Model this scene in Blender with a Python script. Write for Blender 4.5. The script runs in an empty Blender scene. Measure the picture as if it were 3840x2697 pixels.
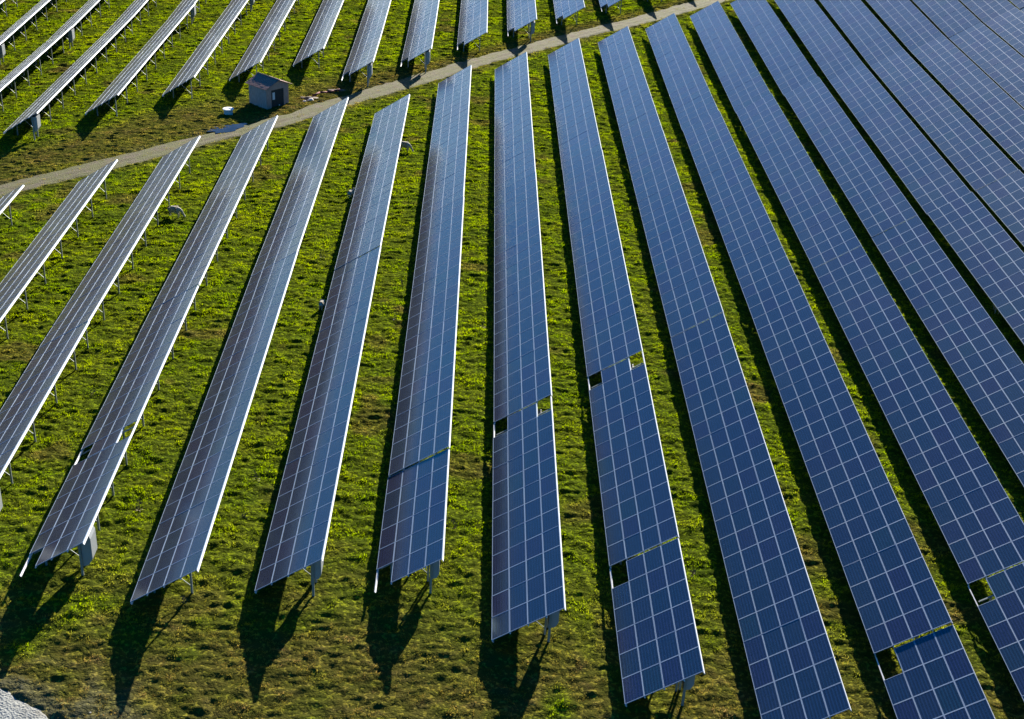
import bpy, bmesh, math, random
import numpy as np
from mathutils import Vector, Matrix

C = bpy.context.scene.collection
scene = bpy.context.scene
rng = np.random.default_rng(7)
random.seed(7)
R = math.radians

# ------------------------------------------------------------------ camera
CAM_H = 42.68057
PITCH, YAW, ROLL = 0.484566, 0.036490, 0.056199
F_PX, W_PX = 5050.219, 3840.0
cp, sp = math.cos(PITCH), math.sin(PITCH)
FWD = Vector((math.sin(YAW) * cp, math.cos(YAW) * cp, -sp))
R0 = Vector((math.cos(YAW), -math.sin(YAW), 0))
U0 = R0.cross(FWD)
RGT = R0 * math.cos(ROLL) + U0 * math.sin(ROLL)
UPV = -R0 * math.sin(ROLL) + U0 * math.cos(ROLL)
cam_data = bpy.data.cameras.new('drone_camera')
cam_data.sensor_width = 36.0
cam_data.lens = 36.0 * F_PX / W_PX
cam_data.clip_start = 0.5
cam_data.clip_end = 6000
cam = bpy.data.objects.new('drone_camera', cam_data)
m = Matrix((RGT, UPV, -FWD)).transposed().to_4x4()
m.translation = Vector((0, 0, CAM_H))
cam.matrix_world = m
C.objects.link(cam)
scene.camera = cam

# ------------------------------------------------------------------ sky, sun, exposure
SUN_EL, SUN_AZ = 23.5, 19.0          # azimuth clockwise from +Y
world = bpy.data.worlds.new('World')
scene.world = world
world.use_nodes = True
wn = world.node_tree.nodes
sky = wn.new('ShaderNodeTexSky')
sky.sky_type = 'NISHITA'
sky.sun_disc = False
sky.sun_elevation = R(SUN_EL)
sky.sun_rotation = R(SUN_AZ)
sky.air_density = 0.8
sky.dust_density = 1.1
sky.ozone_density = 5.0
sky_sat = wn.new('ShaderNodeHueSaturation')
sky_sat.inputs['Saturation'].default_value = 1.65
world.node_tree.links.new(sky.outputs['Color'], sky_sat.inputs['Color'])
world.node_tree.links.new(sky_sat.outputs['Color'], wn['Background'].inputs['Color'])
wn['Background'].inputs['Strength'].default_value = 0.06

sun_data = bpy.data.lights.new('sun', 'SUN')
sun_data.energy = 5.0
sun_data.angle = R(0.5)
sun_data.color = (1.0, 0.93, 0.80)
sun = bpy.data.objects.new('sun', sun_data)
sd = Vector((math.sin(R(SUN_AZ)) * math.cos(R(SUN_EL)), math.cos(R(SUN_AZ)) * math.cos(R(SUN_EL)), math.sin(R(SUN_EL))))
sun.rotation_euler = sd.to_track_quat('Z', 'Y').to_euler()
sun.location = (60, 160, 80)
C.objects.link(sun)

vs = scene.view_settings
vs.view_transform = 'Standard'
vs.look = 'None'
vs.gamma = 1
vs.exposure = 1.47
vs.use_curve_mapping = False

# ------------------------------------------------------------------ terrain height
GC = [0.28039, -0.97316, 1.101, 0.65235, -0.02271, 1.52243, 0.79671, -0.77146, -0.52943, -0.20269, 1.04317, 2.49141, -1.34424]
GP = [(0, 1), (0, 2), (0, 3), (0, 4), (1, 0), (1, 1), (1, 2), (1, 3), (2, 0), (2, 1), (2, 2), (3, 0), (3, 1)]


def gz(x, y):
    x = np.asarray(x, float)
    y = np.asarray(y, float)
    xs = np.clip(x, -78, 80) / 60
    shp = np.broadcast(x, y).shape

    def poly(yy):
        ys = (np.clip(yy, 40, 215) - 110) / 80
        z = np.zeros(shp)
        for c, (i, j) in zip(GC, GP):
            z = z + c * xs ** i * ys ** j
        return z
    # beyond the measured part the slope eases off instead of following the polynomial
    y0 = 164.0
    far = np.clip(y - y0, 0, 60)
    z0 = poly(np.minimum(y, y0))
    sl = (poly(np.full(shp, y0 + 2)) - poly(np.full(shp, y0 - 6))) / 8
    return z0 + sl * far + .0003 * far ** 2


def vnoise(x, y, seed):
    """smooth value noise, vectorised"""
    r = np.random.default_rng(seed).random((256, 256))
    xi = np.floor(x).astype(int)
    yi = np.floor(y).astype(int)
    fx = x - xi
    fy = y - yi
    fx = fx * fx * (3 - 2 * fx)
    fy = fy * fy * (3 - 2 * fy)
    a = r[xi & 255, yi & 255]
    b = r[(xi + 1) & 255, yi & 255]
    c = r[xi & 255, (yi + 1) & 255]
    d = r[(xi + 1) & 255, (yi + 1) & 255]
    return (a * (1 - fx) + b * fx) * (1 - fy) + (c * (1 - fx) + d * fx) * fy


def relief(x, y):
    n = (vnoise(x / 3.0, y / 1.8, 1) - .5) * .10
    a = vnoise(x / .72 + 17, y / .40 + 5, 2)
    n += np.maximum(a - .45, 0) * .19
    b_ = vnoise(x / .40 + 3, y / .24 + 9, 3)
    n += np.maximum(b_ - .35, 0) * .18
    return n


# track centre line (world x, y)
TRK = np.array([(-75, 83), (-60, 93), (-48, 103.5), (-41.2, 110.6), (-37.1, 114.3), (-32.7, 118.1), (-25.9, 125.0), (-19.6, 131.0),
                (-14.0, 138.2), (-6.0, 147.8), (0.1, 155.3), (6.1, 161.4), (12.8, 168.4), (19.3, 174.1), (26.7, 181.1), (36, 189.5),
                (48, 199), (70, 213), (95, 228)], float)
ROAD = np.array([(-70, 71.5), (-45, 60.0), (-30, 52.0), (-22.2, 46.6), (-17.6, 44.0), (-8, 38.5), (5, 31)], float)


def resample(P, step):
    # Catmull-Rom through P, then equal steps
    out = []
    for i in range(len(P) - 1):
        p0, p1, p2, p3 = P[max(i - 1, 0)], P[i], P[i + 1], P[min(i + 2, len(P) - 1)]
        for t in np.linspace(0, 1, 24, endpoint=False):
            out.append(.5 * ((2 * p1) + (-p0 + p2) * t + (2 * p0 - 5 * p1 + 4 * p2 - p3) * t * t + (-p0 + 3 * p1 - 3 * p2 + p3) * t ** 3))
    out.append(P[-1])
    out = np.array(out)
    d = np.r_[0, np.cumsum(np.hypot(*np.diff(out, axis=0).T))]
    s = np.arange(0, d[-1], step)
    return np.stack([np.interp(s, d, out[:, 0]), np.interp(s, d, out[:, 1])], 1)


TRK_S = resample(TRK, .4)
ROAD_S = resample(ROAD, .4)


def line_dist(x, y, L):
    """signed distance to a sampled line (positive on its left)"""
    x = np.asarray(x, float).ravel()
    y = np.asarray(y, float).ravel()
    best = np.full(x.shape, 1e9)
    idx = np.zeros(x.shape, int)
    L2 = L[::4]
    for k in range(len(L2)):
        d = (x - L2[k, 0]) ** 2 + (y - L2[k, 1]) ** 2
        mk = d < best
        best[mk] = d[mk]
        idx[mk] = k
    k0 = np.clip(idx, 0, len(L2) - 2)
    t = L2[k0 + 1] - L2[k0]
    t /= np.hypot(t[:, 0], t[:, 1])[:, None]
    return t[:, 0] * (y - L2[k0, 1]) - t[:, 1] * (x - L2[k0, 0])


def sstep(a, b, v):
    t = np.clip((v - a) / (b - a), 0, 1)
    return t * t * (3 - 2 * t)


def masks(x, y):
    """track, dry, bare: where the field carries the track, dry grass, bare soil"""
    sh = np.asarray(x).shape
    x = np.asarray(x, float).ravel()
    y = np.asarray(y, float).ravel()
    d = line_dist(x, y, TRK_S)
    d2 = line_dist(x, y, ROAD_S)
    trk = 1 - sstep(1.4, 1.9, np.abs(d))
    trk = np.maximum(trk, 1 - sstep(1.8, 2.4, np.abs(d2)))
    n1 = vnoise(x / 5 + 31, y / 4 + 7, 11)
    n2 = vnoise(x / 1.6 + 3, y / 1.3 + 77, 12)
    n3 = vnoise(x / 13 + 9, y / 11 + 51, 13)
    nn = n1 * .55 + n2 * .45
    # strip along the far side of the track, narrower towards the right
    wid = np.interp(x, [-60, -45, -30, -18, -5, 20, 60], [9, 11, 12.5, 9, 4.5, 4, 4])
    dry = (1 - sstep(wid * .55, wid * 1.1, d)) * sstep(-4.0, -.5, d)
    dry = dry * (.55 + .6 * nn)
    # headland at the near row ends
    near = 1 - sstep(51, 62, y + .12 * np.abs(x + 5) + (n1 - .5) * 7)
    dry = np.maximum(dry, near * sstep(.15, .50, nn) * .97)
    # patches
    dry = np.maximum(dry, sstep(.68, .82, n1 * .6 + n2 * .4) * .75)
    for (px, py, r0) in ((18.5, 60.5, 2.4), (19.0, 56.0, 1.8), (24.4, 62, 2.2), (25.2, 56, 1.6), (18.0, 66, 1.6), (12.4, 46.5, 2.4),
                         (12.2, 48.8, 1.5), (30.5, 63, 1.6), (19, 78, 1.5), (-20.5, 48.6, 1.4), (-15.5, 46.4, 2.2), (-46.5, 150, 2), (-19.5, 134.5, 2.5), (-16.5, 138, 3.6), (-13.5, 142, 3), (-9, 146.5, 2.6)):
        rr = np.hypot((x - px) / 1.2, y - py)
        dry = np.maximum(dry, (1 - sstep(r0 * .5, r0 * 1.25, rr + (n2 - .5) * 1.6)))
    bare = (1 - sstep(.8, 4.6, np.abs(d2) - 1.6 + (n2 - .5) * 2.4)) * sstep(.34, .62, n2 * .6 + n1 * .4)
    bare = np.maximum(bare, (1 - sstep(.2, 2.2, np.abs(d) - 1.2 + (n2 - .5) * 1.6)) * sstep(.35, .75, n2) * .6)
    return trk.reshape(sh), np.clip(dry, 0, 1).reshape(sh), np.clip(bare, 0, 1).reshape(sh), d.reshape(sh), d2.reshape(sh)


# ------------------------------------------------------------------ helpers
def tag(o, label=None, cat=None, group=None, kind=None):
    if label:
        o['label'] = label
    if cat:
        o['category'] = cat
    if group:
        o['group'] = group
    if kind:
        o['kind'] = kind
    return o


def link(name, me, parent=None):
    o = bpy.data.objects.new(name, me)
    C.objects.link(o)
    if parent is not None:
        o.parent = parent
    return o


def np_mesh(name, co, faces=None, tris=None, quads=None, mat=None, smooth=False, attrs=None):
    me = bpy.data.meshes.new(name)
    k = 4 if quads is not None else 3
    fa = np.asarray(quads if quads is not None else tris, dtype=np.int32)
    co = np.asarray(co, dtype=np.float32)
    me.vertices.add(len(co))
    me.vertices.foreach_set('co', co.ravel())
    me.loops.add(fa.size)
    me.loops.foreach_set('vertex_index', fa.ravel())
    me.polygons.add(len(fa))
    me.polygons.foreach_set('loop_start', np.arange(0, fa.size, k, dtype=np.int32))
    me.polygons.foreach_set('loop_total', np.full(len(fa), k, dtype=np.int32))
    if smooth:
        me.polygons.foreach_set('use_smooth', np.ones(len(fa), dtype=bool))
    for an, av in (attrs or {}).items():
        a = me.attributes.new(an, 'FLOAT', 'POINT')
        a.data.foreach_set('value', np.asarray(av, dtype=np.float32).ravel())
    me.update(calc_edges=True)
    if mat:
        me.materials.append(mat)
    return me


class MB:
    """collects boxes, bars and lathes into one mesh"""

    def __init__(s):
        s.bm = bmesh.new()

    def box(s, c, size, mi=0, rot=None, bevel=0.0):
        r = bmesh.ops.create_cube(s.bm, size=1.0)
        M = Matrix.Translation(Vector(c)) @ (rot.to_4x4() if rot else Matrix.Identity(4)) @ Matrix.Diagonal((*size, 1))
        bmesh.ops.transform(s.bm, matrix=M, verts=r['verts'])
        fs = {f for v in r['verts'] for f in v.link_faces}
        for f in fs:
            f.material_index = mi
        if bevel:
            es = list({e for v in r['verts'] for e in v.link_edges})
            rr = bmesh.ops.bevel(s.bm, geom=es, offset=bevel, segments=2, affect='EDGES')
            for f in rr['faces']:
                f.material_index = mi
        return s

    def bar(s, a, b, w, h, mi=0, up=(0, 0, 1)):
        a, b = Vector(a), Vector(b)
        d = (b - a)
        L = d.length
        z = d.normalized()
        x = Vector(up).cross(z)
        if x.length < 1e-4:
            x = Vector((1, 0, 0))
        x.normalize()
        y = z.cross(x)
        rot = Matrix((x, y, z)).transposed()
        return s.box((a + b) / 2, (w, h, L), mi, rot)

    def tube(s, a, b, r1, r2=None, n=14, mi=0, caps=True):
        a, b = Vector(a), Vector(b)
        d = b - a
        rot = d.to_track_quat('Z', 'Y').to_matrix().to_4x4()
        r = bmesh.ops.create_cone(s.bm, cap_ends=caps, segments=n, radius1=r1, radius2=r1 if r2 is None else r2, depth=d.length,
                                  matrix=Matrix.Translation((a + b) / 2) @ rot)
        for f in {f for v in r['verts'] for f in v.link_faces}:
            f.material_index = mi
        return s

    def poly(s, pts, mi=0):
        vs_ = [s.bm.verts.new(p) for p in pts]
        f = s.bm.faces.new(vs_)
        f.material_index = mi
        return s

    def prism(s, pts, vec, mi=0):
        """closed polygon extruded along vec"""
        n = len(pts)
        vec = Vector(vec)
        A = [s.bm.verts.new(Vector(p)) for p in pts]
        B = [s.bm.verts.new(Vector(p) + vec) for p in pts]
        fs = [s.bm.faces.new(A), s.bm.faces.new(B[::-1])]
        for i in range(n):
            fs.append(s.bm.faces.new((A[(i + 1) % n], A[i], B[i], B[(i + 1) % n])))
        for f in fs:
            f.material_index = mi
        bmesh.ops.recalc_face_normals(s.bm, faces=fs)
        return s

    def mesh(s, name, mats, smooth=False):
        me = bpy.data.meshes.new(name)
        s.bm.to_mesh(me)
        s.bm.free()
        for mm in (mats if isinstance(mats, (list, tuple)) else [mats]):
            me.materials.append(mm)
        if smooth:
            me.polygons.foreach_set('use_smooth', np.ones(len(me.polygons), dtype=bool))
        return me


def copy_tree(o, parent=None):
    c = o.copy()
    C.objects.link(c)
    if parent is not None:
        c.parent = parent
    for ch in o.children:
        copy_tree(ch, c)
    return c


# ------------------------------------------------------------------ materials
class NT:
    def __init__(s, name):
        s.m = bpy.data.materials.new(name)
        s.m.use_nodes = True
        s.t = s.m.node_tree
        s.b = s.t.nodes['Principled BSDF']
        s.out = s.t.nodes['Material Output']

    def n(s, typ, **kw):
        nd = s.t.nodes.new(typ)
        for k, v in kw.items():
            if k.startswith('i_'):
                key = k[2:]
                nd.inputs[int(key) if key.isdigit() else key].default_value = v
            else:
                setattr(nd, k, v)
        return nd

    def l(s, a, b):
        s.t.links.new(a, b)

    def math(s, op, a, b=None, c=None, clamp=False):
        nd = s.n('ShaderNodeMath', operation=op, use_clamp=clamp)
        for i, v in enumerate((a, b, c)):
            if v is None:
                continue
            if isinstance(v, (int, float)):
                nd.inputs[i].default_value = v
            else:
                s.l(v, nd.inputs[i])
        return nd.outputs[0]

    def mix(s, f, a, b):
        nd = s.n('ShaderNodeMix', data_type='RGBA')
        for i, v in ((0, f), (6, a), (7, b)):
            if isinstance(v, (int, float)):
                nd.inputs[i].default_value = v
            elif isinstance(v, (tuple, list)):
                nd.inputs[i].default_value = (*v, 1) if len(v) == 3 else v
            else:
                s.l(v, nd.inputs[i])
        return nd.outputs[2]

    def noise(s, vec, scale, detail=3, rough=.55):
        nd = s.n('ShaderNodeTexNoise')
        nd.inputs['Scale'].default_value = scale
        nd.inputs['Detail'].default_value = detail
        nd.inputs['Roughness'].default_value = rough
        if vec is not None:
            s.l(vec, nd.inputs['Vector'])
        return nd.outputs['Fac']

    def ramp(s, f, stops):
        nd = s.n('ShaderNodeValToRGB')
        el = nd.color_ramp.elements
        while len(el) < len(stops):
            el.new(.5)
        for e, (p, c) in zip(el, stops):
            e.position = p
            e.color = (*c, 1)
        s.l(f, nd.inputs[0])
        return nd.outputs[0]

    def mapping(s, vec, scale):
        nd = s.n('ShaderNodeMapping')
        nd.inputs['Scale'].default_value = scale
        s.l(vec, nd.inputs[0])
        return nd.outputs[0]

    def bump(s, h, strength, dist):
        nd = s.n('ShaderNodeBump')
        nd.inputs['Strength'].default_value = strength
        nd.inputs['Distance'].default_value = dist
        s.l(h, nd.inputs['Height'])
        s.l(nd.outputs[0], s.b.inputs['Normal'])


def metal(name, col, rough=.45, metallic=.6, var=.12):
    t = NT(name)
    tc = t.n('ShaderNodeTexCoord')
    f = t.noise(tc.outputs['Object'], 6, 4)
    c = t.mix(f, tuple(x * (1 - var) for x in col), tuple(min(1, x * (1 + var)) for x in col))
    t.l(c, t.b.inputs['Base Color'])
    t.b.inputs['Metallic'].default_value = metallic
    t.l(t.math('MULTIPLY_ADD', f, .2, rough - .1), t.b.inputs['Roughness'])
    return t.m


M_FRAME = metal('anodised_aluminium', (.25, .33, .45), .6, .1, .05)
M_RAIL = metal('mill_aluminium', (.72, .73, .73), .6, .1, .06)
M_STEEL = metal('galvanised_steel', (.24, .27, .26), .6, .3, .18)
M_CAB = metal('painted_cabinet_steel', (.30, .32, .33), .5, .1, .10)
M_VENT = metal('dark_vent', (.04, .045, .05), .6, .1, .1)


def make_glass():
    t = NT('solar_cell_glass')
    tc = t.n('ShaderNodeTexCoord')
    oi = t.n('ShaderNodeObjectInfo')
    sx = t.n('ShaderNodeSeparateXYZ')
    t.l(tc.outputs['Object'], sx.inputs[0])
    X, Y = sx.outputs[0], sx.outputs[1]
    # cells: 6 across x, 10 along y, with pale gaps and silver bus bars along y
    u = t.math('MULTIPLY_ADD', X, 1 / .156, 3.0)
    v = t.math('MULTIPLY_ADD', Y, 1 / .158, 5.0)
    fu = t.math('FRACT', u)
    fv = t.math('FRACT', v)
    eu = t.math('ABSOLUTE', t.math('SUBTRACT', fu, .5))
    ev = t.math('ABSOLUTE', t.math('SUBTRACT', fv, .5))
    gap = t.math('MAXIMUM', t.math('GREATER_THAN', eu, .486), t.math('GREATER_THAN', ev, .488))
    b3 = t.math('ABSOLUTE', t.math('SUBTRACT', t.math('FRACT', t.math('MULTIPLY', fu, 3.0)), .5))
    bus = t.math('LESS_THAN', b3, .035)
    # darker band down the middle of each column of cells
    band = t.math('MULTIPLY', t.math('LESS_THAN', eu, .25), .75)
    # cell to cell variation
    vor = t.n('ShaderNodeTexWhiteNoise', noise_dimensions='3D')
    cb = t.n('ShaderNodeCombineXYZ')
    t.l(t.math('FLOOR', u), cb.inputs[0])
    t.l(t.math('FLOOR', v), cb.inputs[1])
    t.l(t.math('MULTIPLY', oi.outputs['Random'], 91.7), cb.inputs[2])
    t.l(cb.outputs[0], vor.inputs[0])
    base = t.ramp(oi.outputs['Random'], [(0, (.001, .014, .040)), (.3, (.001, .018, .054)), (.55, (.002, .014, .048)), (.8, (.008, .009, .050)), (1, (.001, .023, .044))])
    c = t.mix(t.math('MULTIPLY', vor.outputs['Value'], .25), base, (.018, .034, .10))
    c = t.mix(band, c, (.002, .006, .022))
    c = t.mix(t.math('MULTIPLY', gap, .4), c, (.06, .11, .22))
    c = t.mix(t.math('MULTIPLY', bus, .45), c, (.09, .16, .28))
    t.l(c, t.b.inputs['Base Color'])
    geo = t.n('ShaderNodeNewGeometry')
    dirt = t.noise(t.mapping(geo.outputs['Position'], (.35, .12, .35)), 1.0, 4)
    t.l(t.math('MULTIPLY_ADD', dirt, .10, .17), t.b.inputs['Roughness'])
    t.b.inputs['IOR'].default_value = 1.68
    spt = t.ramp(oi.outputs['Random'], [(0, (.54, .96, 1)), (.3, (.46, .93, 1)), (.55, (.56, .90, 1)), (.8, (.66, .86, 1)), (1, (.46, 1, .96))])
    t.l(spt, t.b.inputs['Specular Tint'])
    # thin film of dust: shows as a beige veil at grazing angles
    t.b.inputs['Sheen Weight'].default_value = .042
    t.b.inputs['Sheen Roughness'].default_value = .4
    t.b.inputs['Sheen Tint'].default_value = (.95, .86, .78, 1)
    return t.m


M_GLASS = make_glass()


def grass_colour(t, blades):
    """field colours shared by the soil sheet and the grass on it"""
    geo = t.n('ShaderNodeNewGeometry')
    pos = geo.outputs['Position']
    adry = t.n('ShaderNodeAttribute', attribute_name='dry').outputs['Fac']
    abare = t.n('ShaderNodeAttribute', attribute_name='bare').outputs['Fac']
    n1 = t.noise(pos, .16, 4)
    n2 = t.noise(t.mapping(pos, (1, 1.3, 1)), .9, 4)
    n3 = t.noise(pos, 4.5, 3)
    g = t.ramp(n1, [(.30, (.104, .172, .007)), (.5, (.160, .212, .008)), (.68, (.210, .236, .010))])
    g2 = t.ramp(n2, [(.32, (.070, .130, .006)), (.52, (.158, .210, .007)), (.70, (.240, .260, .016))])
    g = t.mix(.5, g, g2)
    d = t.ramp(n2, [(.3, (.105, .092, .016)), (.55, (.180, .130, .032)), (.75, (.185, .108, .056))])
    c = t.mix(adry, g, d)
    b = t.ramp(n3, [(.3, (.17, .13, .075)), (.6, (.30, .25, .17)), (.75, (.42, .38, .30))])
    c = t.mix(abare, c, b)
    if not blades:  # dark soil flecks: weeds plus the shade of turf hollows, painted into the colour
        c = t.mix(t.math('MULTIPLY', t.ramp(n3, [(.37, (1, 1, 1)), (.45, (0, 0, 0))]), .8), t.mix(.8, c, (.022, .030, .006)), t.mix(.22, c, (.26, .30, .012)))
    return c, n2, n3


def make_soil():
    t = NT('field_soil')
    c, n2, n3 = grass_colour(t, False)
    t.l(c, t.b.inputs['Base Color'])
    t.b.inputs['Roughness'].default_value = .7
    t.b.inputs['Specular IOR Level'].default_value = 0
    t.bump(t.math('ADD', n3, n2), 1.0, .14)
    return t.m


def make_blades():
    t = NT('grass_blades')
    c, n2, n3 = grass_colour(t, True)
    dif = t.n('ShaderNodeBsdfDiffuse')
    tra = t.n('ShaderNodeBsdfTranslucent')
    t.l(c, dif.inputs['Color'])
    lit = t.n('ShaderNodeHueSaturation', i_Value=1.9, i_Saturation=1.04)
    t.l(c, lit.inputs['Color'])
    t.l(lit.outputs[0], tra.inputs['Color'])
    mx = t.n('ShaderNodeMixShader')
    mx.inputs[0].default_value = .6
    t.l(dif.outputs[0], mx.inputs[1])
    t.l(tra.outputs[0], mx.inputs[2])
    t.l(mx.outputs[0], t.out.inputs['Surface'])
    return t.m


def make_gravel(name, cols, scale=1.0):
    t = NT(name)
    geo = t.n('ShaderNodeNewGeometry')
    pos = geo.outputs['Position']
    n1 = t.noise(pos, .5 * scale, 4)
    n2 = t.noise(pos, 3.0 * scale, 4, .7)
    vo = t.n('ShaderNodeTexVoronoi', i_Scale=9.0 * scale)
    t.l(pos, vo.inputs['Vector'])
    sp_ = t.math('LESS_THAN', vo.outputs['Distance'], .16)
    n4 = t.noise(pos, .9, 5, .7)
    rut = t.n('ShaderNodeAttribute', attribute_name='rut').outputs['Fac']
    c = t.mix(t.ramp(n1, [(.35, (0, 0, 0)), (.65, (1, 1, 1))]), cols[0], cols[1])
    c = t.mix(t.ramp(n2, [(.45, (0, 0, 0)), (.7, (1, 1, 1))]), c, cols[2])
    c = t.mix(t.math('MULTIPLY', rut, .85), c, cols[3])
    if len(cols) > 4:
        c = t.mix(t.math('MULTIPLY', t.ramp(n4, [(.38, (0, 0, 0)), (.56, (1, 1, 1))]), .85), c, cols[4])
    c = t.mix(t.math('MULTIPLY', sp_, .6), c, (.03, .03, .028))
    t.l(c, t.b.inputs['Base Color'])
    t.b.inputs['Roughness'].default_value = .92
    t.bump(t.math('ADD', n2, vo.outputs['Distance']), .7, .06)
    return t.m


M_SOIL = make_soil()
M_BLADES = make_blades()
M_TRACK = make_gravel('worn_dirt', ((.070, .048, .020), (.060, .050, .013), (.090, .062, .033), (.120, .092, .060), (.080, .084, .010)))
M_ROAD = make_gravel('pale_gravel', ((.25, .255, .235), (.16, .14, .105), (.31, .32, .30), (.29, .30, .28)))

# ------------------------------------------------------------------ ground sheet
def axis(lo, hi, step, far_lo, far_hi):
    a = np.arange(lo, hi + step * .5, step)
    g = step * 1.3 ** np.arange(1, 60)
    left = lo - np.cumsum(g)
    right = hi + np.cumsum(g)
    left = left[left > far_lo]
    right = right[right < far_hi]
    return np.r_[left[::-1], a, right]


GX = axis(-72, 80, .15, -3000, 3000)
GY = axis(42, 200, .12, -2500, 4500)
XX, YY = np.meshgrid(GX, GY)
trk, dry, bare, dT, dR = masks(XX, YY)
inner = (1 - sstep(0, 25, np.maximum(np.abs(XX - 5) - 80, 0))) * (1 - sstep(0, 25, np.maximum(np.abs(YY - 126) - 90, 0)))
ZZ = gz(XX, YY) + relief(XX, YY) * inner * (1 - trk * .75) - trk * .07
nx, ny = len(GX), len(GY)
ii = (np.arange(ny - 1)[:, None] * nx + np.arange(nx - 1)[None, :]).ravel()
quads = np.stack([ii, ii + 1, ii + nx + 1, ii + nx], 1)
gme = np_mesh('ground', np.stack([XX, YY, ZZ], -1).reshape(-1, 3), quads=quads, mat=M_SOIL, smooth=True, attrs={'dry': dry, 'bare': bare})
tag(link('ground', gme), 'undulating green pasture with dry brown patches under the solar rows', 'ground', kind='structure')


def strip(name, L, half, mat, label, rutpos, rutw):
    n = len(L)
    t = np.gradient(L, axis=0)
    t /= np.hypot(t[:, 0], t[:, 1])[:, None]
    nrm = np.stack([-t[:, 1], t[:, 0]], 1)
    us = np.linspace(-1, 1, 25)
    s = np.arange(n) * .4
    wv = half * (1 + .30 * (vnoise(s / 2.3, s * 0 + 3.3, 21) - .5) + .34 * (vnoise(s / .8, s * 0 + 8.3, 22) - .5))
    P = L[:, None, :] + nrm[:, None, :] * (wv[:, None] * us[None, :])[..., None]
    x, y = P[..., 0], P[..., 1]
    off = .015 - .13 * sstep(.72, 1.0, np.abs(us))[None, :]
    rut = np.zeros_like(x)
    for rp in rutpos:
        rut = np.maximum(rut, np.exp(-(((us[None, :] * wv[:, None]) - rp) / rutw) ** 2) * (.55 + .7 * vnoise(x / 3, y / 3, 23)))
    z = gz(x, y) + relief(x, y) * .25 + off - rut * .03
    k = len(us)
    jj = (np.arange(n - 1)[:, None] * k + np.arange(k - 1)[None, :]).ravel()
    me = np_mesh(name, np.stack([x, y, z], -1).reshape(-1, 3), quads=np.stack([jj, jj + k, jj + k + 1, jj + 1][::-1], 1), mat=mat, smooth=True, attrs={'rut': np.clip(rut, 0, 1)})
    return tag(link(name, me), label, 'track', kind='structure')


strip('dirt_track', TRK_S, 1.7, M_TRACK, 'worn dirt track crossing the field between the two blocks of rows', (-1.15, -.55, .45, 1.0), .2)
strip('gravel_road', ROAD_S, 2.3, M_ROAD, 'pale gravel road at the bottom left corner', (-.9, .9), .7)


# dark smooth sheet laid on the track below the shed
def dark_patch():
    t = NT('dark_patch_surface')
    geo = t.n('ShaderNodeNewGeometry')
    n = t.noise(t.mapping(geo.outputs['Position'], (1, 3, 1)), .9, 3)
    t.l(t.ramp(n, [(.35, (.008, .012, .020)), (.7, (.025, .032, .045))]), t.b.inputs['Base Color'])
    t.b.inputs['Roughness'].default_value = .15
    t.b.inputs['Specular IOR Level'].default_value = .18
    t.b.inputs['IOR'].default_value = 1.33
    b = MB()
    pts = []
    d0 = Vector((.74, .67, 0))
    d1 = Vector((-.67, .74, 0))
    for k in range(40):
        a = k / 40 * 2 * math.pi
        rr = 1 + .16 * math.sin(3 * a + 1) + .10 * math.sin(7 * a) + .05 * math.sin(13 * a + 2)
        p = Vector((-24.6, 128.0, 0)) + d0 * (2.0 * rr * math.cos(a)) + d1 * (1.0 * rr * math.sin(a))
        pts.append(p)
    zz = max(float(gz(p.x, p.y)) for p in pts) + .06
    b.poly([(p.x, p.y, float(gz(p.x, p.y)) * .5 + zz * .5) for p in pts])
    tag(link('dark_patch', b.mesh('dark_patch', t.m)), 'dark smooth patch on the track below the shed', 'dark_patch', kind='structure')


dark_patch()


# ------------------------------------------------------------------ camera test used to leave out what the photo cannot show
def proj(x, y, z):
    d = Vector((x, y, z - CAM_H))
    w = d.dot(FWD)
    if w < 1:
        return 9e9, 9e9
    return 1920 + F_PX * d.dot(RGT) / w, 1348.5 - F_PX * d.dot(UPV) / w


def proj_np(P):
    d = P - np.array([0, 0, CAM_H])
    w = d @ np.array(FWD)
    return 1920 + F_PX * (d @ np.array(RGT)) / w, 1348.5 - F_PX * (d @ np.array(UPV)) / w, w


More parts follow.
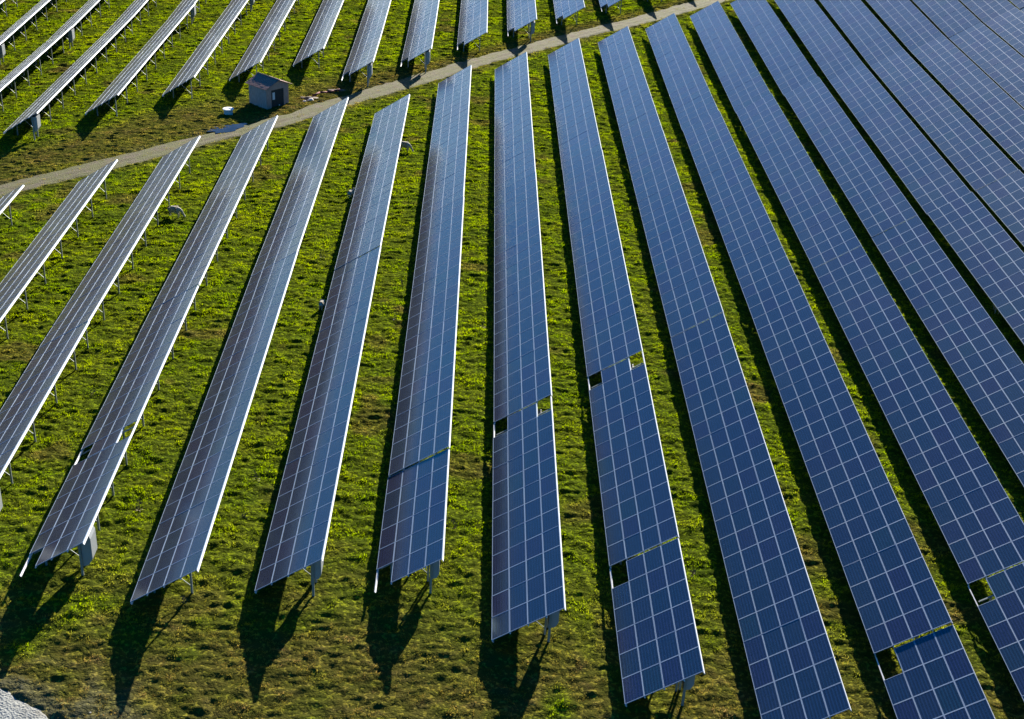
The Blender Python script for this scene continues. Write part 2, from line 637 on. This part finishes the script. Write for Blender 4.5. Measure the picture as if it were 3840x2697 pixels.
# ------------------------------------------------------------------ grass (one mesh of tufts)
def make_grass(n_try=2400000):
    # candidate points over the part of the field the drone sees, with a margin
    u = rng.random(n_try)
    x = rng.uniform(-80, 86, n_try)
    y = 42 + 150 * u
    P = np.stack([x, y, gz(x, y)], 1)
    px, py, w = proj_np(P)
    ok = (px > -260) & (px < 4100) & (py > -160) & (py < 2860)
    P, w = P[ok], w[ok]
    tr, dr, br, d, d2 = masks(P[:, 0], P[:, 1])
    clump = vnoise(P[:, 0] / .9, P[:, 1] / .7, 41) * .6 + vnoise(P[:, 0] / .35, P[:, 1] / .35, 42) * .4
    mid = (1 - sstep(.2, .5, np.abs(d))) * .35 + sstep(.95, 1.6, np.abs(d)) * .5
    keep = rng.random(len(P)) < (.42 + .75 * sstep(.35, .7, clump)) * (1 - (.97 - np.clip(mid, 0, .8) * (np.abs(d2) > 4)) * np.clip(tr, 0, 1)) * (1 - .8 * br)
    P, w, dr, br, clump = P[keep], w[keep], dr[keep], br[keep], clump[keep]
    n = len(P)
    P[:, 2] += relief(P[:, 0], P[:, 1]) * (1 - tr[keep] * .75) - .02
    K = 3
    size = (.05 + .10 * sstep(.4, .8, clump) * rng.random(n)) * rng.uniform(.7, 1.3, n) * (1 - .3 * dr)
    ang = rng.uniform(0, 2 * np.pi, (n, K))
    lean = rng.uniform(.10, .85, (n, K))
    L = size[:, None] * rng.uniform(.7, 1.3, (n, K))
    wd = L * rng.uniform(.35, .6, (n, K))
    dirx, diry = np.cos(ang), np.sin(ang)
    base = P[:, None, :] + np.stack([dirx * .04, diry * .04, np.zeros_like(ang)], -1)
    side = np.stack([-diry * wd * .5, dirx * wd * .5, np.zeros_like(ang)], -1)
    tip = base + np.stack([dirx * L * np.sin(lean), diry * L * np.sin(lean), L * np.cos(lean)], -1)
    co = np.stack([base - side, base + side, tip], 2).reshape(-1, 3)
    tris = np.arange(len(co)).reshape(-1, 3)
    rep = lambda a: np.repeat(a, K * 3)
    me = np_mesh('grass', co, tris=tris, mat=M_BLADES, attrs={'dry': rep(dr), 'bare': rep(br * 0)})
    tag(link('grass', me), 'short tufted grass covering the field between the rows', 'grass', kind='stuff')
    print('grass tufts', n)


make_grass()

# ------------------------------------------------------------------ solar tables
TILT = .564886
HL = .80
COLP = 1.0153
MP = 1.662
WID = 4 * COLP
ct, st = math.cos(TILT), math.sin(TILT)


def on_slope(s, d=0.0):
    """point at distance s up the slope, d below the glass (x, z)"""
    return Vector((s * ct + d * st, 0, HL + s * st - d * ct))


ROT = Matrix.Rotation(-TILT, 3, 'Y')
# module: origin at the centre of its glass face
mw, ml = 1.003, 1.652
b = MB()
fw = .024
for sgn in (-1, 1):
    b.box((sgn * (mw / 2 - fw / 2), 0, -.018), (fw, ml, .04), 1)
    b.box((0, sgn * (ml / 2 - fw / 2), -.018), (mw - 2 * fw, fw, .0395), 1)
b.box((0, 0, -.012), (mw - 2 * fw + .004, ml - 2 * fw + .004, .012), 0)
ME_MOD = b.mesh('solar_module', [M_GLASS, M_FRAME])


def rail_mesh(n, edge):
    L = n * MP + .10
    b = MB()
    h = .11 if edge else .06
    w_ = .05
    # C-section: web and two flanges
    b.box((-w_ / 2 + .005, L / 2 - .05, -h / 2), (.010, L, h))
    b.box((.005, L / 2 - .05, -.005), (w_ - .010, L - .002, .010))
    b.box((.005, L / 2 - .05, -h + .005), (w_ - .010, L - .002, .010))
    return b.mesh('rail', M_RAIL)


def post_mesh(h):
    b = MB()
    b.box((0, -.035, h / 2 - .3), (.10, .008, h + .6))
    b.box((-.046, 0, h / 2 - .3), (.008, .062, h + .6))
    b.box((.046, 0, h / 2 - .3), (.008, .062, h + .6))
    return b.mesh('post', M_STEEL)


XR, XF = 2.69, .78
ZR = HL + XR * math.tan(TILT) - .20
ZF = HL + XF * math.tan(TILT) - .20
ME_POST_R = post_mesh(ZR)
ME_POST_F = post_mesh(ZF)
b = MB()
a0, a1 = on_slope(.16, .155), on_slope(WID - .14, .155)
b.bar(a0, a1, .05, .085, up=(0, 1, 0))
ME_RAFTER = b.mesh('rafter', M_STEEL)
b = MB()
b.bar((XR - .03, .045, .55), on_slope(1.75, .20) + Vector((0, .045, 0)), .035, .03, up=(0, 1, 0))
ME_BRACE = b.mesh('brace', M_STEEL)
RAILS = {}


def cabinet(parent, y0, flip=False, hood=True, slim=False):
    """inverter cabinet hung under the high edge"""
    s = -1 if flip else 1
    b = MB()
    xo = 2.93
    y1 = y0 + s * 1.15
    prof = [(xo, 0, .60), (xo + .30, 0, .72), (xo + .53, 0, 1.10), (xo + .53, 0, 2.35), (xo + .46, 0, 2.55), (xo, 0, 2.5)] if hood and not slim else [(xo, 0, .95), (xo + .22, 0, 1.02), (xo + .36, 0, 1.3), (xo + .36, 0, 2.42), (xo, 0, 2.38)] if hood else [(xo + .30, 0, .9), (xo + .36, 0, .9), (xo + .36, 0, 1.9), (xo + .30, 0, 1.9)]
    b.prism([(x, y0 + s * .12, z) for x, y, z in prof], (0, s * .95, 0))
    o = link('inverter_cabinet', b.mesh('inverter_cabinet', M_CAB), parent)
    b = MB()
    dx = .06 if hood else .22
    for k in range(2):
        b.box((xo - dx, y0 + s * (.36 + k * .48), 1.50), (dx * 1.9, .40, 1.0), bevel=.015)
    o2 = link('inverter', b.mesh('inverter', M_VENT), o)
    b = MB()
    for yy in (y0 + s * .06, y0 + s * 1.12):
        b.box((xo - .06, yy, 1.08 if hood else .85), (.12, .07, 2.75 if hood else 2.3))
    link('cabinet_stand', b.mesh('cabinet_stand', M_STEEL), o)
    return o


def build_table(n, missing, cab=None):
    root = bpy.data.objects.new('solar_table', None)
    root.empty_display_size = .5
    C.objects.link(root)
    for j in range(n):
        for i in range(4):
            if (i, j) in missing:
                continue
            o = link('solar_panel', ME_MOD, root)
            p = on_slope((i + .5) * COLP + random.gauss(0, .002))
            o.location = (p.x, (j + .5) * MP + random.gauss(0, .002), p.z + random.gauss(0, .003))
            o.rotation_euler = (random.gauss(0, .0012), -TILT + random.gauss(0, .0012), 0)
    for k in range(5):
        edge = k in (0, 4)
        if (n, edge) not in RAILS:
            RAILS[(n, edge)] = rail_mesh(n, edge)
        o = link('rail', RAILS[(n, edge)], root)
        s_ = min(max(k * COLP, .028), WID - .028)
        p = on_slope(s_, .042)
        o.location = p
        o.rotation_euler = (0, -TILT, math.pi if False else 0)
        if k == 4:
            # open side inwards: mirror so the bright web faces out
            o.scale = (-1, 1, 1)
    L = n * MP
    if n >= 20:
        ys = [L / 2 + (k - 4) * 4.35 for k in range(9)]
    elif n >= 10:
        ys = [L / 2 + (k - 2) * 4.35 for k in range(5)]
    else:
        ys = [L / 2 + (k - 1) * 3.2 for k in range(3)]
    for y in ys:
        for me, x in ((ME_POST_R, XR), (ME_POST_F, XF)):
            o = link('post', me, root)
            o.location = (x, y, 0)
        o = link('rafter', ME_RAFTER, root)
        o.location = (0, y + .045, 0)
        o = link('brace', ME_BRACE, root)
        o.location = (0, y, 0)
    if cab == 'near':
        cabinet(root, .95)
    elif cab == 'end':
        cabinet(root, .15, slim=True)
    elif cab == 'slim':
        cabinet(root, .75, slim=True)
    elif cab == 'far':
        cabinet(root, L - .05, True, False)
    return root


ROWX = {0: -40.2, 1: -34.13, 2: -28.31, 3: -22.33, 4: -16.30, 5: -10.35, 6: -4.37, 7: 1.68, 8: 7.88, 9: 14.14, 10: 20.49, 11: 26.83, 12: 33.03,
        13: 39.13, 14: 45.09, 15: 51.15, 16: 57.16, 17: 63.14, 18: 69.2, 19: 75.3, 20: 81.4,
        100: -63.9, 101: -57.80, 102: -51.40, 103: -45.28, 104: -39.05, 105: -32.72, 106: -26.91, 107: -20.84, 108: -14.95, 109: -8.95, 110: -2.81,
        111: 3.21, 112: 9.40, 113: 15.5, 114: 21.6, 115: 27.7}

# (row, modules long, near y, far y, missing modules, cabinet)
N0, N3 = (0, 0), (3, 0)
TABLES = [
    (0, 23, 65.6, 104.1, (), None),
    (1, 23, 71.7, 110.2, (), None),
    (2, 12, 58.9, 79.2, (), 'near'), (2, 23, 79.2, 116.8, (), None),
    (3, 6, 55.6, 65.5, (N0,), 'near'), (3, 12, 65.5, 85.2, (N0, N3), None), (3, 23, 85.2, 123.3, (), None),
    (4, 23, 53.6, 91.2, (), None), (4, 23, 91.2, 129.8, (), None),
    (5, 23, 54.8, 92.9, (), 'slim'), (5, 23, 92.9, 131.4, (), None),
    (6, 6, 55.3, 65.5, (N0,), 'slim'), (6, 23, 65.5, 103.7, (), None), (6, 23, 103.7, 142.9, (), None),
    (7, 12, 51.8, 71.9, ((0, 11), (3, 11)), 'both'), (7, 23, 71.9, 110.3, (), None), (7, 23, 110.3, 149.2, (), None),
    (8, 6, 47.7, 57.9, ((0, 5),), 'slim'), (8, 12, 57.9, 78.1, ((0, 11), (3, 11)), 'far'), (8, 23, 78.1, 117.0, (), None), (8, 23, 117.0, 155.7, (), None),
    (9, 23, 45.6, 84.3, (), None), (9, 23, 84.3, 123.3, (), None), (9, 23, 123.3, 161.7, (), None),
    (10, 6, 41.3, 51.6, ((0, 5),), None), (10, 23, 51.6, 91.0, (), None), (10, 23, 91.0, 129.8, (), None), (10, 23, 129.8, 168.3, (), None),
    (11, 12, 37.0, 57.2, ((0, 11),), None), (11, 23, 57.2, 96.8, (), None), (11, 23, 96.8, 136.0, (), None), (11, 23, 136.0, 174.6, (), None),
    (12, 23, 64.4, 103.3, (), None), (12, 23, 103.3, 142.3, (), None), (12, 23, 142.3, 180.9, (), None),
    (13, 23, 69.8, 108.6, (), None), (13, 23, 108.6, 147.6, (), None), (13, 23, 147.6, 186.2, (), None),
    (14, 23, 75.3, 114.1, (), None), (14, 23, 114.1, 153.1, (), None), (14, 23, 153.1, 191.6, (), None),
    (15, 23, 80.7, 119.5, (), None), (15, 23, 119.5, 158.4, (), None), (15, 23, 158.4, 197.0, (), None),
    (16, 23, 86.0, 124.8, (), None), (16, 23, 124.8, 163.6, (), None), (16, 23, 163.6, 202.2, (), None),
    (17, 23, 91.2, 130.0, (), None), (17, 23, 130.0, 168.8, (), None), (17, 23, 168.8, 207.4, (), None),
    (18, 23, 135.2, 174.0, (), None), (18, 23, 174.0, 212.6, (), None),
    (19, 23, 140.4, 179.2, (), None), (19, 23, 179.2, 217.8, (), None),
    (20, 23, 145.6, 184.4, (), None), (20, 23, 184.4, 223.0, (), None),
    (100, 23, 108.5, 147.0, (), None), (100, 23, 147.0, 185.5, (), 'end'),
    (101, 23, 114.2, 152.7, (), None), (101, 23, 152.7, 191.2, (), 'end'),
    (102, 23, 119.8, 158.4, (), None), (102, 23, 158.4, 197.0, (), 'end'),
    (103, 23, 124.4, 162.8, (), 'end'), (103, 23, 162.8, 201.4, (), None),
    (104, 23, 130.1, 168.7, (), None), (104, 23, 168.7, 207.3, (), 'end'),
    (105, 23, 136.3, 174.9, (), None), (105, 23, 174.9, 213.5, (), 'end'),
    (106, 23, 142.4, 181.0, (), None), (106, 23, 181.0, 219.6, (), None),
    (107, 23, 148.4, 187.0, (), None),
    (108, 6, 143.2, 154.2, (N0,), 'end'), (108, 23, 154.2, 192.8, (), None),
    (109, 6, 149.3, 160.1, (N0,), 'end'), (109, 23, 160.1, 198.7, (), None),
    (110, 6, 157.0, 167.2, (N0,), None), (110, 23, 167.2, 205.8, (), None),
    (111, 6, 163.7, 173.9, (N0,), 'end'), (111, 23, 173.9, 212.5, (), None),
    (112, 6, 169.9, 180.1, (N0,), None), (112, 23, 180.1, 218.7, (), None),
    (113, 6, 176.2, 186.4, (N0,), None), (113, 23, 186.4, 225.0, (), None),
    (114, 6, 182.6, 192.8, (N0,), None),
    (115, 6, 189.0, 199.2, (N0,), None),
]
ORD = ['first', 'second', 'third', 'fourth', 'fifth', 'sixth', 'seventh', 'eighth', 'ninth', 'tenth', 'eleventh', 'twelfth', 'thirteenth',
       'fourteenth', 'fifteenth', 'sixteenth', 'seventeenth', 'eighteenth', 'nineteenth', 'twentieth', 'twenty-first']


def in_frame(x, y0, y1, pad=60):
    for y in np.linspace(y0, y1, 30):
        z = float(gz(x + 1.7, y))
        for dx, dz in ((0, .8), (1.7, 1.9), (3.43, 2.97)):
            u, v = proj(x + dx, y, z + dz)
            if -pad < u < 3840 + pad and -pad < v < 2697 + pad:
                return True
    return False


def hits_frame_shadow(x, y0, y1):
    # end of its shadow on the grass
    for y in np.linspace(y0, y1, 20):
        z = float(gz(x, y))
        for k, h in ((3.43, 2.97), (0, .8)):
            L = h / math.tan(R(SUN_EL))
            u, v = proj(x + k - L * math.sin(R(SUN_AZ)), y - L * math.cos(R(SUN_AZ)), z)
            if 0 < u < 3840 and 0 < v < 2697:
                return True
    return False


PROTO = {}
used_rows = {}
vis = []
for T in TABLES:
    x = ROWX[T[0]]
    if in_frame(x, T[2], T[3]) or hits_frame_shadow(x, T[2], T[3]):
        vis.append(T)
        used_rows.setdefault(T[0], []).append(T)
front = sorted(r for r in used_rows if r < 100)
back = sorted(r for r in used_rows if r >= 100)
for T in vis:
    row, n, y0, y1, missing, cab = T
    key = (n, missing, cab)
    if key not in PROTO:
        root = build_table(n, missing, 'slim' if cab == 'both' else cab)
        if cab == 'both':
            cabinet(root, n * MP - .05, True, False)
        PROTO[key] = root
    else:
        root = copy_tree(PROTO[key])
    x = ROWX[row]
    z0, z1 = float(gz(x + WID * ct / 2, y0)), float(gz(x + WID * ct / 2, y1))
    # the middle of a long table sits on the mean ground line
    zm = float(gz(x + WID * ct / 2, (y0 + y1) / 2))
    lift = (zm - (z0 + z1) / 2) * .5
    gap = .16 if n < 20 and 7 <= row < 100 else .07
    jit = random.Random(row * 1000 + int(y0))
    root.location = (x + jit.gauss(0, .012), y0 + gap / 2, z0 + lift + jit.gauss(0, .02))
    root.rotation_euler = (math.atan2(z1 - z0, y1 - y0), jit.gauss(0, .0015), jit.gauss(0, .0004))
    root.scale = (1, (y1 - y0 - gap) / (n * MP), 1)
    secs = used_rows[row]
    k, ns = secs.index(T), len(secs)
    sec = {1: ['only section in view'], 2: ['nearer section', 'farther section'], 3: ['nearest section', 'middle section', 'farthest section'],
           4: ['nearest section', 'second nearest section', 'second farthest section', 'farthest section']}[ns][k]
    if row < 100:
        where = f'{ORD[front.index(row)]} row from left before the track'
    else:
        where = f'{ORD[back.index(row)]} row from left beyond the track'
    kind_ = {6: 'short solar table', 12: 'half-length table', 23: 'long table'}[n]
    tag(root, f'{kind_}, {sec} of the {where}', 'solar table', 'tilted solar tables standing in rows on the grass')
print('tables', len(vis))

# ------------------------------------------------------------------ shed
def plank_mat(name, c1, c2, scale=(1, 1, 1), per=.16):
    t = NT(name)
    tc = t.n('ShaderNodeTexCoord')
    n = t.noise(t.mapping(tc.outputs['Object'], scale), 3, 5, .65)
    c = t.ramp(n, [(.3, c1), (.7, c2)])
    t.l(c, t.b.inputs['Base Color'])
    t.b.inputs['Roughness'].default_value = .8
    return t.m


M_WALL = plank_mat('weathered_timber', (.26, .17, .14), (.52, .36, .30), (7, 7, .7))
M_BOARD = plank_mat('grey_blue_board', (.22, .19, .19), (.50, .42, .38), (5, 5, .6))
M_TILE = plank_mat('red_brown_tile', (.10, .052, .05), (.40, .21, .17), (3, 3, 3))
M_DARK = plank_mat('dark_door', (.018, .022, .022), (.03, .035, .033))
M_WHITE = plank_mat('white_paint', (.70, .70, .68), (.82, .82, .80))
M_CONC = plank_mat('pale_concrete', (.50, .50, .49), (.66, .66, .65))


def build_shed():
    base = Vector((-21.64, 134.48, 0))
    z = float(gz(-21.7, 136.4)) - .05
    root = bpy.data.objects.new('shed', None)
    C.objects.link(root)
    root.location = (base.x, base.y, z)
    root.rotation_euler = (0, 0, math.atan2(2.05, 1.88))
    # local: x along the front (gable) wall to the right, y along the left wall to the back
    fx, ly, h, rise = 2.95, 2.9, 2.25, .60
    th = .1
    tag(root, 'small timber shed with red tiled gable roof and dark doorway beside the track', 'shed')
    b = MB()
    b.box((fx / 2, ly - th / 2, h / 2), (fx, th, h))
    b.box((fx - th / 2, ly / 2, h / 2), (th, ly - 2 * th - .004, h))
    # front wall round the doorway
    b.box((.30, th / 2, h / 2), (.60, th, h))
    b.box((2.50, th / 2, h / 2), (.56, th, h))
    b.box((1.41, th / 2, 2.10), (1.62, th, .30))
    for yy in (0.0, ly - th):
        b.prism([(0, yy, h), (fx, yy, h), (fx / 2, yy, h + rise)], (0, th, 0))
    link('wall', b.mesh('shed_wall', M_WALL), root)
    b = MB()
    n = 9
    for k in range(n):
        w_ = (ly - 2 * th) / n
        b.box((th / 2 + random.uniform(-.006, .006), th + (k + .5) * w_, h / 2), (th, w_ - .012, h))
    o = link('boarded_wall', b.mesh('shed_boards', M_BOARD), root)
    o['label'] = 'grey blue boarded side wall'
    # roof slopes with battens of tiles
    sl = math.hypot(fx / 2, rise)
    a = math.atan2(rise, fx / 2)
    for sgn in (-1, 1):
        b = MB()
        nrow = 7
        run = sl + .30
        for k in range(nrow):
            for q_ in range(10):
                seg = (ly + .5) / 10
                dd = (k + .5) * run / nrow
                cx = fx / 2 + sgn * dd * math.cos(a)
                cz = h + rise + .07 - dd * math.sin(a) + .012 * random.random()
                b.box((cx, -.25 + (q_ + .5) * seg, cz), (run / nrow + .03, seg - .012, .05), 0, Matrix.Rotation(sgn * (a - .004 * q_ % .02), 3, 'Y'))
        o = link('roof_slope', b.mesh('shed_roof', M_TILE), root)
    b = MB()
    b.tube((fx / 2, -.27, h + rise + .10), (fx / 2, ly + .27, h + rise + .10), .085, n=8)
    link('ridge_cap', b.mesh('ridge_cap', M_TILE), root)
    b = MB()
    b.box((1.41, .075, .97), (1.60, .05, 1.94))
    d = link('door', b.mesh('shed_door', M_DARK), root)
    d['label'] = 'dark double door'
    b = MB()
    b.box((.93, .035, 1.30), (.30, .02, .75))
    link('notice_board', b.mesh('notice_board', M_WHITE), d)
    b = MB()
    b.box((1.62, .02, .22), (.16, .04, .12), bevel=.01)
    link('handle', b.mesh('door_handle', M_WHITE), d)


build_shed()


def build_well():
    x, y = -25.3, 132.75
    z = float(gz(x, y)) - .05
    root = bpy.data.objects.new('well_ring', None)
    C.objects.link(root)
    root.location = (x, y, z)
    tag(root, 'pale round concrete well ring with white lid in the dry grass by the shed', 'well cover')
    b = MB()
    b.tube((0, 0, 0), (0, 0, .58), .45, .45, 28)
    link('ring', b.mesh('ring', M_CONC, False), root)
    b = MB()
    b.tube((0, 0, .565), (0, 0, .64), .56, .55, 28)
    b.tube((0, 0, .64), (0, 0, .67), .55, .42, 28)
    link('lid', b.mesh('lid', M_WHITE, False), root)


build_well()


def lump(name, c, r, mat, seed, sq=(1, 1, .6)):
    bm = bmesh.new()
    bmesh.ops.create_icosphere(bm, subdivisions=3, radius=1)
    rr = random.Random(seed)
    ph = [rr.uniform(0, 6) for _ in range(6)]
    for v in bm.verts:
        p = v.co.copy()
        k = 1 + .18 * math.sin(3.1 * p.x + ph[0]) * math.sin(2.7 * p.y + ph[1]) + .12 * math.sin(6 * p.z + ph[2] + 4 * p.x) + .08 * math.sin(9 * p.y + ph[3])
        v.co = Vector((p.x * sq[0], p.y * sq[1], p.z * sq[2])) * r * k
    me = bpy.data.meshes.new(name)
    bm.to_mesh(me)
    bm.free()
    me.materials.append(mat)
    me.polygons.foreach_set('use_smooth', np.ones(len(me.polygons), dtype=bool))
    o = link(name, me)
    o.location = (c[0], c[1], float(gz(c[0], c[1])) + c[2])
    return o


M_EARTH = plank_mat('turned_earth', (.055, .035, .025), (.13, .08, .055), (1, 1, 1))
M_REDP = plank_mat('rusty_red_pipe', (.10, .012, .012), (.20, .03, .028))
M_ROCK = plank_mat('pale_rock', (.46, .42, .38), (.64, .60, .56))
tag(lump('earth_mound', (-17.9, 138.6, -.05), .62, M_EARTH, 3, (1.5, .8, .42)), 'dark mound of turned earth in dry grass right of the shed', 'mound')
tag(lump('earth_mound', (-15.2, 141.6, -.06), .7, M_EARTH, 9, (1.7, .7, .36)), 'long dark earth mound at the far end of the red pipe', 'mound')
tag(lump('rock', (-17.62, 138.0, .02), .30, M_ROCK, 5, (1.2, .9, .7)), 'pale rock lying against the dark earth mound near the shed', 'rock')
tag(lump('rock', (-18.2, 137.6, .0), .16, M_ROCK, 8, (1.2, .9, .7)), 'smallest pale stone in front of the dark earth mound', 'rock')
b = MB()
pts = [(-17.5, 139.0), (-16.9, 140.0), (-16.2, 140.6), (-15.5, 141.0), (-14.9, 141.3)]
P3 = [Vector((x, y, float(gz(x, y)) + .22 + .08 * math.sin(i * 2))) for i, (x, y) in enumerate(pts)]
for p, q_ in zip(P3, P3[1:]):
    b.tube(p, q_, .10, n=10)
tag(link('drain_pipe', b.mesh('drain_pipe', M_REDP, True)), 'rusty red pipe lying across the dark earth mounds', 'pipe')
# pale stones scattered along the gravel road edge
for k, (x, y, r) in enumerate([(-18.6, 48.0, .08), (-17.4, 47.3, .13), (-16.6, 46.9, .07), (-15.7, 46.5, .10)]):
    o = lump('rock', (x, y, .02), r, M_ROCK, 20 + k, (1.2, .9, .6))
    tag(o, ['small pale stone in the grass at the top of the line by the gravel road', 'largest pale stone in the line beside the gravel road', 'third pale stone down in the line beside the gravel road',
            'lowest pale stone by the bottom edge next to the gravel road'][k], 'rock', 'pale stones beside the gravel road')


# ------------------------------------------------------------------ dead weed stalks in the turf
M_STALK = plank_mat('dry_stalk', (.07, .05, .02), (.16, .12, .05))


def weed(x, y, h, seed, label):
    r = random.Random(seed)
    b = MB()
    p = Vector((0, 0, -.05))
    for k in range(5):
        q_ = p + Vector((r.gauss(0, .025), r.gauss(0, .025), h / 5 + .01))
        b.tube(p, q_, .022 - .003 * k, .019 - .003 * k, 6)
        if k:
            for _ in range(3):
                a_ = r.uniform(0, 6.28)
                L = r.uniform(.08, .2) * (1.2 - .12 * k)
                e = p + Vector((math.cos(a_) * L, math.sin(a_) * L, L * .7))
                b.tube(p, e, .010, .006, 5)
                b.poly([e + Vector((.05, 0, 0)), e + Vector((0, .05, .03)), e + Vector((-.05, 0, 0)), e + Vector((0, -.04, -.02))])
        p = q_
    for _ in range(5):
        a_ = r.uniform(0, 6.28)
        b.poly([Vector((0, 0, .02)), Vector((math.cos(a_ - .25) * .16, math.sin(a_ - .25) * .16, .07)), Vector((math.cos(a_) * .26, math.sin(a_) * .26, .03)), Vector((math.cos(a_ + .25) * .16, math.sin(a_ + .25) * .16, .07))])
    o = link('dead_weed', b.mesh('dead_weed', M_STALK))
    o.location = (x, y, float(gz(x, y)))
    tag(o, label, 'weed', 'dead weed stalks in the grass between the rows')


weed(-17.95, 62.46, .72, 1, 'dry weed stalk with long shadow right of the row holding the leaning cabinet')
weed(-13.91, 54.69, .45, 2, 'nearest dry weed stalk, in the shadow tip of a lone post')
weed(-11.96, 65.74, .62, 3, 'dry weed stalk near the dark strip, above the near row ends at left')
weed(-12.06, 61.96, .28, 4, 'shortest dry weed stalk just below a taller one by the dark strip')
weed(-11.73, 96.95, .70, 5, 'dry weed stalk beside the dark strip, just below the sunlit sheep back')
weed(-17.83, 75.68, .62, 6, 'dry weed stalk alone halfway down the wide grass lane at left')
weed(-23.61, 74.62, .55, 7, 'leftmost dry weed stalk with slanted shadow in the open grass')
weed(-0.45, 61.70, .58, 8, 'dry weed stalk right of a bright panel edge near bottom centre')
weed(-5.18, 92.12, .58, 9, 'farther of two dry weed stalks along the central dark strip')
weed(-5.32, 86.65, .60, 10, 'nearer of two dry weed stalks along the central dark strip')
weed(0.92, 86.10, .66, 11, 'dry weed stalk left of the row with the upper black panel gap')
weed(12.51, 58.49, .34, 12, 'small dry weed stalk against the bright edge of a right-hand row')
weed(12.65, 126.18, .45, 13, 'farthest dry weed stalk, high in a grass lane right of centre')


# ------------------------------------------------------------------ sheep
def wool():
    t = NT('wool')
    tc = t.n('ShaderNodeTexCoord')
    n = t.noise(tc.outputs['Object'], 14, 4, .7)
    t.l(t.ramp(n, [(.3, (.34, .31, .25)), (.7, (.56, .53, .45))]), t.b.inputs['Base Color'])
    t.b.inputs['Roughness'].default_value = .95
    t.b.inputs['Specular IOR Level'].default_value = .1
    t.bump(n, 1.0, .05)
    return t.m


M_WOOL = wool()


def sheep(x, y, heading, label, head_down=True, scale=1.0, lying=False):
    """heading: direction the head points, degrees clockwise from +Y"""
    h = .42 if not lying else .12
    V, E, RAD = [], [], []

    def v(p, r, prev=None):
        V.append(p)
        RAD.append(r)
        if prev is not None:
            E.append((prev, len(V) - 1))
        return len(V) - 1
    bz = h + .26
    c0 = v((0, 0, bz), (.27, .29))                    # middle of the trunk (root)
    sh = v((0, .30, bz + .01), (.24, .28), c0)
    ch = v((0, .48, bz + .02), (.16, .19), sh)
    hp = v((0, -.30, bz + .02), (.25, .27), c0)
    rp = v((0, -.50, bz + .02), (.15, .17), hp)
    v((0, -.60, bz - .12), (.035, .04), rp)           # tail
    if head_down:
        n1 = v((0, .64, bz - .10), (.10, .12), ch)
        n2 = v((0, .76, bz - .34), (.075, .085), n1)
        hd = v((0, .86, bz - .50), (.075, .085), n2)
        mz = v((0, .93, bz - .60), (.05, .05), hd)
    else:
        n1 = v((0, .60, bz + .16), (.10, .12), ch)
        hd = v((0, .72, bz + .30), (.08, .09), n1)
        mz = v((0, .90, bz + .22), (.05, .055), hd)
    for s in (-1, 1):
        v((s * .16, V[hd][1] - .05, V[hd][2] + .05), (.022, .03), hd)     # ears
    for (py, par, back) in ((.34, sh, False), (-.36, hp, True)):
        for s in (-1, 1):
            top = v((s * .13, py, bz - .18), (.085, .11), par)
            if back:
                kn = v((s * .13, py + .05, h * .72), (.06, .075), top)
                hk = v((s * .13, py - .08, h * .40), (.032, .036), kn)
            else:
                hk = v((s * .13, py + .02, h * .45), (.034, .036), top)
            ft = v((s * .13, py + .01, .02), (.03, .032), hk)
    me = bpy.data.meshes.new('sheep')
    me.from_pydata([Vector(p) for p in V], E, [])
    tmp = bpy.data.objects.new('sheep_tmp', me)
    C.objects.link(tmp)
    md = tmp.modifiers.new('skin', 'SKIN')
    for i, sv in enumerate(me.skin_vertices[0].data):
        sv.radius = RAD[i]
        sv.use_root = (i == 0)
    ss = tmp.modifiers.new('sub', 'SUBSURF')
    ss.levels = ss.render_levels = 2
    dg = bpy.context.evaluated_depsgraph_get()
    m2 = bpy.data.meshes.new_from_object(tmp.evaluated_get(dg))
    bpy.data.objects.remove(tmp)
    m2.materials.clear()
    m2.materials.append(M_WOOL)
    m2.polygons.foreach_set('use_smooth', np.ones(len(m2.polygons), dtype=bool))
    o = link('sheep', m2)
    o.location = (x, y, float(gz(x, y)) + .02)
    o.rotation_euler = (0, 0, -R(heading))
    o.scale = (scale,) * 3
    tag(o, label, 'sheep', 'white sheep grazing between the rows')


sheep(-24.75, 104.4, 100, 'white sheep grazing on open sunlit grass left of the shed shadow row')
sheep(-6.85, 122.6, 112, 'white sheep half hidden behind the high edge of a row, grazing')
sheep(-10.75, 109.9, 30, 'white sheep with head up at the low edge of a row, back sunlit', False, .72)
sheep(-10.72, 87.9, 14, 'nearest white sheep, only its back sunlit beside the low panel edge', True, .7)
sheep(39.6, 91.2, 10, 'shaded sheep standing in the dark strip between two right-hand rows', False)
